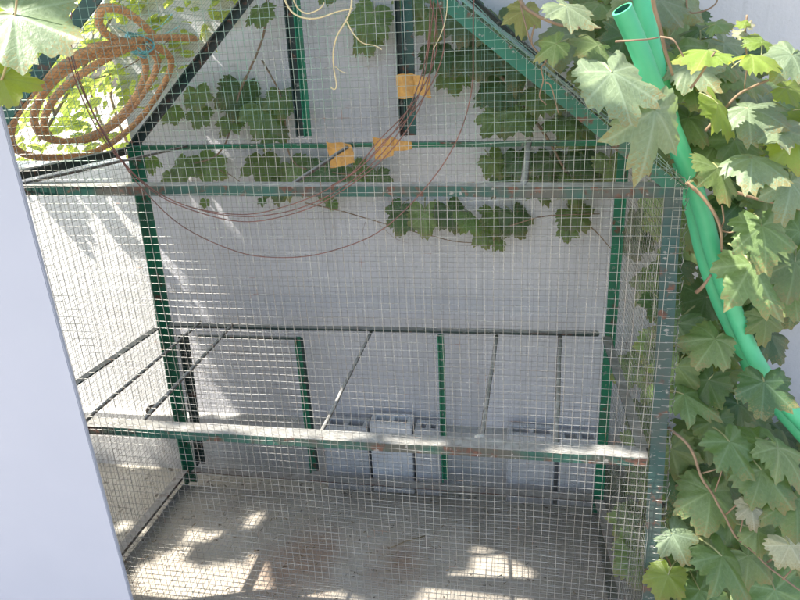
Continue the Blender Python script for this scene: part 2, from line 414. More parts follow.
# front rails
Lbar('rail', FTL, FTR-X*.004, -Z, Y, .0145, .032, M_rail, label='top front rail with whitish dust and painted sunlight along its upper flange')
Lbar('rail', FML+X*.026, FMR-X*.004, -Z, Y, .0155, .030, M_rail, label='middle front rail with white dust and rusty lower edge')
Lbar('rail', Vector((.026, 0, .02)), Vector((FRB.x-.026, 0, .02)), -Z, Y, .02, .02, M_brown)
# back rails
Lbar('rail', BLT+X*.004+Z*.0, BRT-X*.004, -Z, -Y, .012, .018, M_green)
Lbar('rail', BLM+X*.028, BRM-X*.022, -Z, -Y, .013, .020, M_dark)
Lbar('rail', BLB+X*.028+Z*.012, BRB-X*.024+Z*.012, -Z, -Y, .016, .026, M_brown)
# side rails
def side(A, B, m_, w1=.018, w2=.02, s=X): return Lbar('rail', A+Y*.026, B-Y*.03, -Z, s, w1, w2, m_)
side(FLT, BLT, M_dark); side(Vector((FML.x, 0, FML.z)), BLM, M_dark, .012, .016)
side(Vector((.0, 0, .022)), Vector((BLB.x, D, .022)), M_brown, .03, .022)
side(FRT-Z*.001, BRT, M_dark, .015, .018, -X); side(FMR, BRM, M_dark, .012, .018, -X)
side(Vector((FRB.x, 0, .022)), Vector((BRB.x, D, .022)), M_brown, .02, .022, -X)
# rafters
def rafter(A, B, m_, yd, w1=.020, w2=.022):
    d = (B-A).normalized(); nrm = d.cross(Y); nrm = -nrm if nrm.z > 0 else nrm
    Lbar('rafter', A+d*.004, B-d*.003, nrm, yd, w1, w2, m_)
rafter(FRT, APF, M_rafter, Y, .017); rafter(FLT, APF, M_teal, Y); rafter(BLT+Z*.004, APB, M_dark, -Y, .018, .016); rafter(BRT+Z*.004, APB, M_dark, -Y, .012, .02)
Lbar('ridge', APF+Y*.024, APB-Y*.024, -Z, X, .02, .02, M_dark)
# gable uprights (each a pair of angles side by side)
def upright(px0, py0, px1, py1, wd, m_, yy=D-.004, name='upright', dy=.016, z0=None, z1=None):
    A, B = bp(px1, py1, 1, yy), bp(px0, py0, 1, yy)
    if z1 is not None: B = ext(A, B, 2, z1)
    Lbar(name, A, B, X, -Y, wd, dy, m_, .0025)
def gz(x): return APB.z-abs(x-APB.x)*(APB.z-BLT.z)/(APB.x)-.02
for (a0, a1, b0, b1, wd, m_) in ((285, 0, 298, 136, .018, M_dark), (294, 0, 306, 136, .013, M_green), (395, 0, 401, 136, .010, M_dark), (402, 0, 406, 136, .022, M_teal)):
    A = bp(b0, b1, 1, D-.006); B = bp(a0, a1, 1, D-.006); xx = A.x
    Lbar('upright', A, ext(A, B, 2, gz(xx)), X, -Y, wd, .014, m_, .0025)
upright(296, 336, 312, 470, .013, M_green); upright(300.5, 337, 317, 470, .006, M_dark, D-.022, dy=.004)
upright(438, 334, 443, 479, .013, M_green)
upright(181, 334, 199, 463, .020, M_dark, D-.002)
Lbar('rail', bp(199, 334.5, 1, D-.026), bp(297, 336.5, 1, D-.026), -Z, -Y, .008, .008, M_dark)
# perches
def perch(p, q, r, m_=M_perch, zf=None, z=None):
    zz = HM-.004 if z is None else z
    A = bp(p[0], p[1], 1, D-.012); B = bp(q[0], q[1], 2, A.z + .004 if zf is None else zf)
    return rod('perch', A, B, r, m_)
def perch2(p, q, r, yb=.012, m_=M_perch):
    return rod('perch', bp(p[0], p[1], 1, D-.012), bp(q[0], q[1], 1, yb), r, m_)
perch2((201, 322), (84, 421), .0034); perch2((233, 324), (136, 428), .0040); perch2((371, 332), (319, 437), .0036)
perch2((497, 336), (479, 450), .0042); perch2((560, 336), (555, 456), .0046)
for (p_, q_, r) in (((349, 146), (284, 190), .0035), ((529, 142), (523, 188), .0058), ((188, 146), (22, 184), .0028)):
    perch2(p_, q_, r)
# dung lump on second perch, droppings
def blob(P, r, m_, name, parent, seed=0, sq=(1, 1, 1)):
    bm = bmesh.new(); bmesh.ops.create_icosphere(bm, subdivisions=3, radius=1)
    for v in bm.verts:
        k = 1+.28*noise.noise(v.co*1.7+Vector((seed, 0, 0)))+.1*noise.noise(v.co*5+Vector((seed, 3, 0))); v.co = Vector((v.co.x*sq[0], v.co.y*sq[1], v.co.z*sq[2]))*k*r+P
    me = bpy.data.meshes.new(name); bm.to_mesh(me); bm.free(); me.materials.append(m_)
    me.polygons.foreach_set('use_smooth', [True]*len(me.polygons))
    o = bpy.data.objects.new(name, me); C.objects.link(o); o.parent = parent; return o
M_dung = simple('bird dropping', (.70, .69, .64), (.5, .48, .42), 60, .9)
M_mud = simple('dried mud', (.14, .10, .07), (.09, .07, .05), 60, .9)
blob(bp(151, 409, 1, .09), .008, M_mud, 'mud_lump', cage, 1, (1, 1.6, .8))
for i, (px, py, yy, r) in enumerate(((480, 437, .05, .007), (486, 404, .17, .0045), (489, 385, .25, .003), (556, 412, .2, .0035), (556, 398, .25, .003), (553, 455, .01, .006), (563, 456, .01, .004), (437, 452, .006, .003), (512, 453, .004, .004))):
    blob(bp(px, py, 1, yy), r, M_dung, 'dropping', cage, i, (1.2, 1, .7))

# wire mesh ---------------------------------------------------------------
P12 = .0127; WR = .00037
def wire_net(name, O, U, V, umax, vmax, ufn, vfn, seed, wave=.004, wr=WR, inpl=.0022, label=None, m_=None):
    """U,V unit vectors; ufn(u)->(v0,v1) extent of wires running along V; vfn(v)->(u0,u1)"""
    Nn = U.cross(V); mb = MB(); s = Vector((seed*3.1, seed*1.7, seed))
    def pos(u, v, k):
        P = O+U*u+V*v
        q = noise.noise_vector(P*3.2+s); q2 = noise.noise_vector(P*14+s)
        return P + Nn*(q.x*wave+q2.x*wave*.22 + k) + U*(q.y*inpl+q2.y*inpl*.3) + V*(q.z*inpl+q2.z*inpl*.3)
    def run(fixed, a, b, alongV, k):
        if b-a < .01: return
        nn = max(2, int((b-a)/.026)); pts = []
        jit = RND.gauss(0, .0005)
        for i in range(nn+1):
            t = a+(b-a)*i/nn; pts.append(pos(fixed+jit, t, k) if alongV else pos(t, fixed+jit, k))
        mb.tube(pts, wr, 4, cap=False)
    i = 0
    while i*P12 <= umax: a, b = ufn(i*P12); run(i*P12, a, b, True, wr*.9); i += 1
    i = 0
    while i*P12 <= vmax: a, b = vfn(i*P12); run(i*P12, a, b, False, -wr*.9); i += 1
    return mb.build(name, m_ or M_wire, cage, True, 'stuff', label)
def gable(Hh, Wd, ap):
    def top_(u): return Hh+(ap.z-Hh)*(1-abs(u-ap.x)/(ap.x if u < ap.x else Wd-ap.x))
    def uf(u): return (0, top_(u))
    def vf(v):
        if v <= Hh: return (0, Wd)
        t = (v-Hh)/(ap.z-Hh); return (ap.x*t, Wd-(Wd-ap.x)*t)
    return uf, vf
uf, vf = gable(FTL.z, FRT.x, APF)
wire_net('front_mesh', Vector((0, -.006, 0)), X, Z, FRT.x, APF.z-.01, uf, vf, 1, .006, inpl=.0034)
uf, vf = gable(BLT.z, BRT.x, APB)
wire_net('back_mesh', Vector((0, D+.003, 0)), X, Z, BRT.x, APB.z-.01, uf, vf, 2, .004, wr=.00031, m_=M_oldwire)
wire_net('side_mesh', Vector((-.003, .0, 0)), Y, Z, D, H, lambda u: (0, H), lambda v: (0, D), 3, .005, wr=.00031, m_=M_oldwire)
wire_net('side_mesh', Vector((FRT.x+.003, .0, 0)), Y, Z, D, H, lambda u: (0, H), lambda v: (0, D), 4, .012)
wire_net('floor_mesh', Vector((.0, .0, .006)), X, Y, 1.09, D, lambda u: (0, D), lambda v: (0, 1.09), 5, .004)
for A, s in ((FLT, 6), (FRT, 7)):
    U = (APF-A); Ln = U.length; U.normalize(); Nr = U.cross(Y).normalized(); Nr = -Nr if Nr.z < 0 else Nr
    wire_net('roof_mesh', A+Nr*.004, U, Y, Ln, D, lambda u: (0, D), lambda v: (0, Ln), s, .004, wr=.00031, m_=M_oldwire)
# doubled mesh on the rear hatch
h0, h1 = bp(196, 464, 1, D-.028), bp(300, 336, 1, D-.028); hw, hh = (bp(300, 400, 1, D-.028).x-h0.x), h1.z-h0.z
wire_net('hatch_mesh', Vector((h0.x, D-.028, h0.z)), X, Z, hw, hh, lambda u: (0, hh), lambda v: (0, hw), 9, .002)
# mesh ends folded round the right post and rafter
mb = MB()
i = 0
while i*P12 < FRT.z:
    z = i*P12+RND.gauss(0, .0012); i += 1; f = (FRB.x+(FRT.x-FRB.x)*z/FRT.z)
    pts = [(f-.012, -.0055, z), (f+.002, -.0055, z), (f+.0055, -.001, z+RND.gauss(0, .001)), (f+.006, .008+RND.random()*.006, z+RND.gauss(0, .003)), (f+.004+RND.random()*.012, .018+RND.random()*.012, z+RND.gauss(0, .005))]
    mb.tube(spline(pts, 3), WR, 4)
    if RND.random() < .8: mb.tube([(f+.007, .002+RND.random()*.02, z), (f+.006+RND.random()*.004, .002+RND.random()*.02, z+P12*1.1)], WR*1.1, 4)
d = (APF-FRT); Ld = d.length; d.normalize(); nr = Vector((-d.z, 0, d.x)); nr = nr if nr.z > 0 else -nr
i = 0
while i*P12*.8 < Ld:
    P = FRT+d*(i*P12*.8); i += 1
    q = RND.gauss(0, .004)
    mb.tube(spline([P-nr*.003-Y*.0055, P+nr*.002-Y*.0055, P+nr*.0055+d*q, P+nr*(.005+RND.random()*.007)+Y*.012+d*q*2], 3), WR, 4)
for k in range(3): mb.tube([FRT+d*t*Ld/40+nr*(.004+.003*k+RND.gauss(0, .0012))+Y*(.004*k) for t in range(41)], WR*1.3, 4)
mb.build('mesh_fringe', M_wire, cage, True, 'stuff', 'ragged wire ends folded over the right post and rafter')
# floor tray
mb = MB(); n0, n1 = 60, 30; vs = []; fs = []
for j in range(n1+1):
    for i in range(n0+1):
        x, y = .012+(1.075)*i/n0, .012+(D-.06)*j/n1
        vs.append((x, y, -.012+noise.noise(Vector((x*6, y*6, 1)))*.006+noise.noise(Vector((x*25, y*25, 1)))*.002))
for j in range(n1):
    for i in range(n0): a = j*(n0+1)+i; fs.append((a, a+1, a+n0+2, a+n0+1))
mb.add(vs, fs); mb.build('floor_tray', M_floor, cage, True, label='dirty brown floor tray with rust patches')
# litter on the floor
mb = MB()
for i in range(260):
    x, y = RND.uniform(.05, 1.05), RND.uniform(.02, D-.03); a = RND.random()*6.3; L = RND.uniform(.003, .014)
    mb.tube([(x, y, -.003), (x+L*math.cos(a), y+L*math.sin(a), -.003+RND.random()*.003)], RND.uniform(.0005, .0012), 4)
A = bp(388, 549, 2, .008); B = bp(425, 536, 2, .01); mb.tube([A, A.lerp(B, .5)+Z*.004, B], .0016, 5)
mb.build('litter', simple('straw litter', (.28, .22, .13), (.10, .07, .04), 80, .9), cage, True, 'stuff')

# ================================================================== BLOCKS behind the cage
def block(x0, x1, zt, m_, label, yy=D+.036, dp=.055, rz=0, group='concrete blocks lined up behind the cage'):
    mb = MB(); z0 = -.055
    bm = bmesh.new()
    w_ = x1-x0; t = .014
    def bx(a, b):
        g = bmesh.ops.create_cube(bm, size=1); 
        for v in g['verts']: v.co = Vector(((a[i]+b[i])/2+v.co[i]*(b[i]-a[i]) for i in range(3)))
    # walls butted end to end around two cells
    bx((0, 0, z0), (w_, t, zt)); bx((0, dp-t, z0), (w_, dp, zt))
    bx((0, t, z0), (t, dp-t, zt-.001)); bx((w_-t, t, z0), (w_, dp-t, zt-.001)); bx((w_/2-t/2, t, z0), (w_/2+t/2, dp-t, zt-.002))
    bmesh.ops.bevel(bm, geom=bm.edges[:], offset=.0022, segments=1, affect='EDGES')
    me = bpy.data.meshes.new('concrete_block'); bm.to_mesh(me); bm.free(); me.materials.append(m_)
    o = bpy.data.objects.new('concrete_block', me); C.objects.link(o); o.location = (x0, yy, 0); o.rotation_euler.z = rz
    return tag(o, label, 'block', group)
def bxp(px, py): return bp(px, py, 1, D+.036)
for (a, b, ty, m_, lb) in ((322, 366, 426, M_concrete, 'grey hollow block just left of the pale block behind the middle rail'),
                     (369, 411, 423, M_lightconcrete, 'pale whitish hollow block behind the middle rail, between grey blocks'),
                     (414, 440, 430, M_concrete, 'narrow grey block just right of the pale block, against the thin green upright'),
                     (507, 556, 434, M_concrete, 'wide grey block behind the cage between the last two perches'),
                     (560, 601, 440, M_concrete, 'grey block at the foot of the bright green right rear post')):
    P, Q = bxp(a, ty), bxp(b, ty); block(P.x, Q.x, P.z, m_, lb, rz=RND.uniform(-.015, .015))

# ================================================================== COIL OF ROPE on the left roof
U = (APF-FLT).normalized(); NR = U.cross(Y).normalized(); NR = -NR if NR.z < 0 else NR
coil = empty('rope_coil', 'coil of thick orange brown twisted rope lying on the left roof slope of the cage', 'rope')
def onroof(pts, h): return [bpn(px, py, FLT+NR*(.008+h), NR) for px, py in pts]
loops = [
 ([(137,46),(95,55),(60,75),(40,98),(34,122),(46,138),(76,141),(112,124),(138,92),(146,66),(137,50)], .004),
 ([(135,45),(104,60),(68,84),(49,106),(44,128),(60,142),(95,138),(128,113),(150,82),(158,60),(142,46)], .013),
 ([(135,43),(92,48),(52,74),(24,102),(11,128),(16,150),(48,158),(98,151),(138,121),(164,84),(171,58),(150,43)], .006),
 ([(196,39),(165,37),(135,41),(105,45),(88,48)], .022),
 ([(152,34),(140,22),(122,10),(104,8),(97,14),(101,28),(112,38),(130,43)], .018)]
def rope(path, r, parent):
    pts = spline(path, 10); L = 0; mb = MB(); strands = [[], [], []]
    a = (pts[1]-pts[0]).orthogonal().normalized()
    for i, p_ in enumerate(pts):
        t = (pts[min(i+1, len(pts)-1)]-pts[max(i-1, 0)]).normalized(); a = (a-t*a.dot(t)).normalized(); b = t.cross(a)
        if i: L += (p_-pts[i-1]).length
        for k in range(3):
            th = L/.024*2*math.pi+k*2.094
            strands[k].append(p_+(a*math.cos(th)+b*math.sin(th))*r*.5)
    for s_ in strands: mb.tube(s_, r*.54, 8)
    return mb.build('rope_loop', M_rope, parent, True)
for pts, h in loops:
    q = onroof(pts, h+.006); fine = spline(q, 3)
    # resample evenly so the twist stays regular
    out = [fine[0]]
    for p_ in fine[1:]:
        while (p_-out[-1]).length > .012: out.append(out[-1]+(p_-out[-1]).normalized()*.012)
    rope(out, .0066, coil)
mb = MB(); cT = bpn(136, 43, FLT+NR*.03, NR)
for k in range(5):
    c = cT+U*(k-2)*.0045; pts = []
    for i in range(13):
        th = i/12*2*math.pi; pts.append(c+U*.004*math.sin(th*2+k)+NR*(.022*math.cos(th)-.004)+Y*.034*math.sin(th))
    mb.tube(pts, .0016, 5)
for dx in ((172, 14), (180, 26), (118, 28), (150, 60)):
    mb.tube(spline([cT+NR*.02, bpn((136+dx[0])/2+3, (43+dx[1])/2, FLT+NR*.045, NR), bpn(dx[0], dx[1], FLT+NR*.02, NR)], 6), .0009, 4)
mb.build('tie_cord', M_cord, coil, True, label='turquoise cord knotted round the rope coil')

# ================================================================== red wire hank, tape
def wire_thing(paths, label, yy=-.016, group='thin rusty red wires looped over the cage front'):
    o = empty('wire_loop', label, 'wire', group)
    for j, pts in enumerate(paths):
        q = [bp(px, py, 1, yy-.002*j) for px, py in pts]
        q = [p_+noise.noise_vector(p_*11+Vector((j, 0, 0)))*.003 for p_ in spline(q, 6)]
        mb = MB(); mb.tube(q, .0008, 5); mb.build('strand', M_redwire, o, True)
    return o
base = [(435,-60),(434,0),(430,50),(420,92),(402,128),(376,160),(340,188),(300,207),(252,217),(205,212),(162,196),(130,170),(104,136),(84,95),(73,62),(67,30),(66,0),(80,-40)]
def off(pts, dx, dy, s=1): return [((x-250)*s+250+dx, (y-20)*s+20+dy) for x, y in pts]
wire_thing([base, off(base, 3, 2, 1.006), off(base, -4, -3, 1.0)], 'inner hank of three thin rusty wires sagging just below the top rail')
b2 = [(474,-60),(474,0),(474,50),(470,95),(455,145),(425,190),(385,228),(340,248),(288,257),(238,252),(185,229),(145,192),(115,152),(92,112),(78,74),(72,40),(74,0)]
wire_thing([b2], 'outer single rusty wire hanging lowest in front of the grey wall', -.022)
b3 = [(420,-30),(438,30),(432,70),(408,110),(380,140),(352,172),(330,186)]
wire_thing([b3, off(b3, 7, -2)], 'short pair of rusty wires crossing the ochre tape', -.014)
def tape(quads, label):
    o = empty('tape_strip', label, 'tape', 'ochre tape pieces stuck on the rear top frame')
    for j, (pts, yy) in enumerate(quads):
        # crinkled sheet folded round the bar, 1 mm thick
        P = [bp(px, py, 1, yy) for px, py in pts]; mb = MB(); n_ = 8; vs = []
        for lay in (0, 1):
            for a_ in range(n_+1):
                for c_ in range(n_+1):
                    u, v = a_/n_, c_/n_
                    q = P[0].lerp(P[1], u).lerp(P[3].lerp(P[2], u), v)
                    q = q+noise.noise_vector(q*45)*.0022*Vector((1, 1, 1)).length - Y*(.006*math.sin(u*math.pi)) + Y*.001*lay
                    vs.append(q)
        m2 = n_+1; fs = []
        for a_ in range(n_):
            for c_ in range(n_):
                i0 = a_*m2+c_; fs += [(i0, i0+1, i0+m2+1, i0+m2), tuple(x+m2*m2 for x in (i0, i0+m2, i0+m2+1, i0+1))]
        mb.add(vs, fs); mb.build('strip', M_tape, o, True)
    return o
tape([([(395,75),(414,74),(415,98),(397,99)], D-.026), ([(413,75),(431,77),(430,98),(414,93)], D-.032)], 'ochre tape wrapped round the right gable upright above the rear rail')
tape([([(326,141),(351,144),(355,163),(331,168)], D-.032)], 'ochre tape on the rear rail holding the slanting top rod')
tape([([(372,138),(396,138),(394,156),(376,160)], D-.032), ([(394,139),(411,142),(411,149),(394,151)], D-.036)], 'ochre tape on the rear rail at the foot of the right upright')

# ================================================================== green pipes
def pipe(pts, label, r, hollow=True):
    o = empty('green_pipe', label, 'pipe', 'bright green plastic pipes leaning beside the cage')
    q = spline([bp(px, py, 1, yy) for px, py, yy in pts], 10)
    mb = MB(); mb.tube(q, r, 20, cap=False)
    t = (q[1]-q[0]).normalized()
    mb.build('tube', M_pipe, o, True)
    mb = MB(); mb.tube([q[0]+t*.0, q[0]+t*.05], r*.80, 20, cap=False); mb.build('bore', M_pipein, o, True)
    a = t.orthogonal().normalized(); b = t.cross(a); vs = []; fs = []
    for j in range(20):
        th = 2*math.pi*j/20; e = a*math.cos(th)+b*math.sin(th); vs += [q[0]+e*r, q[0]+e*r*.8-t*.0003]
    for j in range(20): fs.append((2*j, 2*((j+1) % 20), 2*((j+1) % 20)+1, 2*j+1))
    mb = MB(); mb.add(vs, fs); mb.build('rim', M_pipe, o)
    return o
pipe([(622,9,-.03),(638,46,-.015),(655,90,.0),(681,152,.03),(703,215,.05),(714,255,.055),(730,300,.06),(748,345,.06),(768,380,.06),(790,409,.06),(825,445,.06),(880,500,.06)],
     'front green pipe with its open end up among the grape leaves', .0118)
pipe([(636,-50,.03),(641,-12,.03),(649,35,.03),(661,85,.04),(678,150,.058),(694,212,.078),(704,255,.083),(720,302,.088),(739,342,.088),(756,378,.10),(785,415,.10),(830,465,.10)],
     'rear green pipe half hidden behind the front green pipe', .0115)

# ================================================================== vines
def stems(parent, lst, name='stem', m_=M_cane):
    for pts, r in lst:
        q = spline([bp(*p_[:2], 1, p_[2]) for p_ in pts], 6)
        q = [p_+noise.noise_vector(p_*30)*.0015 for p_ in q]
        mb = MB(); mb.tube(q, r, 7, r*.6); mb.build(name, m_, parent, True)
vine = empty('grape_vine', 'grape vine with large lobed green leaves climbing on the right of the cage', 'vine')
stems(vine, [([(668,427,0.02),(690,448,0.0),(702,478,-.01),(716,500,-.01),(735,535,-.02),(750,549,-.02),(776,573,-.03),(805,594,-.03)], .0023),
             ([(703,473,-.01),(722,468,-.02)], .0013), ([(715,492,-.01),(722,468,-.02)], .0013), ([(726,514,-.015),(746,498,-.03)], .0015),
             ([(740,538,-.02),(744,512,-.03)], .0014), ([(768,562,-.02),(783,552,-.04)], .0014), ([(783,580,-.03),(795,566,-.04)], .0014),
             ([(652,-8,-.08),(655,10,-.07),(661,32,-.06),(667,55,-.05),(673,75,-.04)], .0026),
             ([(615,42,-.09),(635,40,-.10),(658,38,-.08)], .0013),
             ([(660,37,-.07),(672,40,-.08),(678,48,-.08),(683,58,-.08),(680,62,-.08)], .0011),
             ([(690,88,-.08),(703,70,-.09),(715,52,-.09)], .0016),
             ([(705,131,0),(735,97,.0),(755,86,.0),(778,77,.0),(805,67,.0)], .0020), ([(747,14,-.01),(745,34,-.01),(747,60,-.01),(745,88,0)], .0012),
             ([(686,-5,.1),(689,12,.1),(705,10,.1),(716,3,.1),(718,-6,.1)], .0014),
             ([(686,182,.01),(704,199,.0),(719,224,.0),(722,252,.01)], .0027),
             ([(731,190,.0),(760,199,.0),(805,211,.0)], .0022), ([(768,200,.0),(786,175,-.02)], .0013),
             ([(696,292,.01),(703,286,0),(711,274,.0)], .003),
             ([(722,205,.0),(724,220,.0),(721,228,.01),(728,232,.02),(738,230,.01)], .0012),
             ([(700,372,.12),(700,386,.12),(694,398,.12)], .003),
             ([(655,545,.03),(668,560,.02),(676,585,.02),(680,605,.02)], .002),
             ([(520,0,-.03),(528,10,-.04),(560,25,-.04),(600,28,-.02)], .0024)])
T = M_tendril
stems(vine, [([(534,25,-.04),(532,44,-.04),(546,60,-.04),(541,68,-.04),(543,80,-.035),(540,96,-.03),(547,105,-.035)], .0012),
             ([(545,82,-.035),(550,85,-.035),(555,100,-.03),(559,113,-.03)], .0010), ([(520,5,-.04),(527,32,-.045),(530,42,-.04)], .0010)], 'tendril', M_cane)
# hero leaves: joint px, width px, tip angle, depth, tone, facing, lean
HERO = [
 (612,72,100,-78,-.13,'p',.45,0),(655,110,104,-95,-.12,'p',.72,.05),(566,6,56,-35,-.10,'p',.4,0),(524,10,38,-100,-.02,'o',.6,0),(556,44,34,-160,-.06,'g',.5,0),
 (598,45,44,-200,-.05,'g',.5,0),(655,20,30,-40,.12,'g',.5,0),(625,35,40,-170,.12,'d',.6,0),
 (708,50,50,175,-.08,'y',.25,0),(752,56,50,0,-.06,'y',.28,0),(762,42,38,75,-.03,'y',.6,.2),(718,104,52,-60,-.03,'y',.5,.3),(748,108,60,-50,-.02,'p',.5,-.3),
 (776,128,54,-40,-.04,'p',.4,0),(792,55,46,-120,-.05,'p',.5,.2),(786,88,40,-30,.0,'y',.4,0),(692,84,40,-80,.03,'g',.6,0),(700,30,34,100,.1,'d',.6,0),
 (716,24,26,-10,.05,'g',.4,0),(668,55,36,-60,.05,'y',.5,0),(744,24,13,110,-.02,'y',.5,0),(748,26,12,60,-.02,'w',.5,0),(743,34,16,130,-.015,'w',.4,0),(748,38,15,40,-.015,'y',.4,0),(688,118,48,-110,.05,'g',.6,0),(735,140,54,-70,.04,'g',.6,0),
 (718,168,56,-95,-.02,'g',.6,0),(752,158,62,-60,-.05,'p',.35,0),(790,182,58,-100,-.05,'p',.55,0),(795,140,50,-80,-.04,'y',.5,0),(762,226,64,-85,-.03,'g',.62,.1),
 (752,264,80,-60,-.01,'g',.6,.1),(795,262,60,-100,-.0,'g',.6,0),(700,170,40,-120,.08,'d',.6,0),(738,205,50,-90,.1,'d',.6,0),
 (765,318,40,-80,.05,'g',.6,0),(740,300,44,-70,.12,'g',.6,0),(770,335,44,-70,.10,'d',.6,0),(697,352,32,-60,.1,'o',.7,0),(716,350,22,-35,.12,'w',.7,0),(722,372,40,-70,.13,'g',.7,0),
 (764,382,54,-100,.0,'d',.7,.1),(684,394,52,-40,.06,'g',.55,0),(715,420,44,-100,.05,'g',.6,0),(730,442,58,-70,-.01,'g',.6,0),(762,470,62,-60,-.02,'g',.6,0),
 (795,500,58,-100,-.03,'g',.6,0),(722,556,66,-80,-.03,'g',.6,0),(668,575,38,-110,-.02,'y',.6,0),(672,534,44,-60,.0,'p',.5,0),(751,506,32,-95,-.04,'w',.75,0),
 (790,545,42,-50,-.05,'w',.75,0),(757,530,38,-30,-.02,'g',.6,0),(748,556,46,-60,-.01,'g',.6,0),(778,448,62,-60,.0,'g',.6,0),(705,440,40,-150,.08,'g',.6,0),
 (670,470,50,-80,.1,'d',.6,0),(700,500,54,-100,.1,'d',.6,0),(775,590,60,-80,.0,'g',.6,0),(700,590,50,-80,.0,'g',.6,0),(660,300,44,-80,.15,'d',.6,0),(676,330,46,-100,.15,'g',.6,0),
 (672,262,40,-60,.15,'d',.6,0),(668,360,44,-80,.14,'d',.6,0),(738,404,50,-90,.1,'d',.6,0),(730,330,34,-40,.15,'g',.6,0),(760,290,50,-120,.12,'d',.6,0),(790,300,40,-90,.12,'d',.6,0),
]
for h_ in HERO: img_leaf(vine, h_[0], h_[1], h_[2]*(1.15 if h_[2] < 90 else 1), h_[3], h_[4], h_[5], h_[6], .14, lean=h_[7])
# filler leaves deeper in the vine
def wallzone(x, y):
    if x > 688 and y < 42 and y < 46+(x-690)*.15: return True
    if 770 < x and 60 < y < 90: return True
    if x > 735 and 305 < y < 425 and x > 722+(y-305)*.25: return True
    if 705 < x < 735 and 365 < y < 405: return True
    return False
nf = 0
while nf < 215:
    x, y = RND.uniform(560, 850), RND.uniform(-30, 640)
    xe = 690-(y-190)*.085 if y > 190 else 455+(y+0)*1.235-6
    if x < xe+18 or wallzone(x, y) or wallzone(x, y+14): continue
    yy = RND.uniform(.15, WALL-.05)
    q = bp(x, y, 1, yy)
    if q.x < 1.14 and q.z < .9: yy = .10; q = bp(x, y, 1, yy)
    if q.x < 1.135 and q.z < .9: continue
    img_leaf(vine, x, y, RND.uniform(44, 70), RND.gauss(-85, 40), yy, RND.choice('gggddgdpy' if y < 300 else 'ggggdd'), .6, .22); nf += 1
nf = 0
while nf < 60:
    x, y = RND.uniform(600, 830), RND.uniform(-20, 620)
    xe = 690-(y-190)*.085 if y > 190 else 455+y*1.235-6
    if x < xe+34 or wallzone(x, y) or wallzone(x, y+16) or wallzone(x+12, y): continue
    if abs(x-(622+(y-9)*.40 if y < 250 else 714+(y-250)*.42)) < 30: continue
    yy = RND.uniform(.02, .13); q = bp(x, y, 1, yy)
    if q.x < 1.145 and q.z < .9: continue
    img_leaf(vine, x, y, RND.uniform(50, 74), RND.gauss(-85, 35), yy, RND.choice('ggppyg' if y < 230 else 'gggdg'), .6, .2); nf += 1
for k in range(60):   # leaves pressed against the outside of the right side mesh
    P = Vector((RND.uniform(1.125, 1.20), RND.uniform(.06, .56), RND.uniform(-.02, .92)))
    put_leaf(vine, P, -Z+rv(.35), -X*.5-Y*.6+Z*.35+rv(.2), RND.uniform(.04, .062), RND.choice('dgg'))
# vine at the top left, close to the lens
vl = empty('grape_vine', 'grape vine shoot with two sunlit leaves hanging over the pale blue board', 'vine')
for (x, y, w_, a_, yy, tn, fc, ln) in ((14,14,118,-22,-.24,'p',.72,0),(2,78,64,-62,-.22,'y',.5,0),(-14,30,60,-80,-.2,'g',.5,0),(-16,64,50,-40,-.2,'y',.5,0)):
    img_leaf(vl, x, y, w_, a_, yy, tn, fc, .05, lean=ln)
stems(vl, [([(-20,130,-.22),(0,85,-.22),(9,52,-.23),(14,20,-.24),(20,-20,-.24)], .0016), ([(18,42,-.22),(36,47,-.2),(56,54,-.18)], .0009)], 'stem', M_petiole)
# pale tendrils dangling at the top
vt = empty('grape_vine', 'vine shoot with long pale dry tendrils dangling before the gable mesh', 'vine')
stems(vt, [([(282,-14,-.06),(286,2,-.06),(294,13,-.06),(308,18,-.06),(322,17,-.06),(340,11,-.06),(353,8,-.06)], .0013),
           ([(290,-14,-.055),(296,5,-.06),(306,13,-.06),(316,11,-.06),(322,7,-.06),(324,3,-.06)], .0011),
           ([(352,-14,-.06),(351,6,-.06),(346,20,-.06),(337,36,-.06),(333,52,-.055),(334,68,-.05),(337,84,-.05),(335,89,-.05),(331,87,-.05)], .0012),
           ([(346,20,-.06),(354,34,-.055),(363,43,-.05),(375,46,-.05),(382,50,-.05)], .0009), ([(335,66,-.05),(341,71,-.05),(347,73,-.05)], .0006),
           ([(447,-10,-.03),(446,15,-.03),(440,35,-.03),(433,50,-.03)], .0006)], 'tendril', T)
stems(vt, [([(240,-60,-.06),(282,-30,-.06),(350,-28,-.06),(450,-40,-.06)], .004)], 'stem', M_cane)
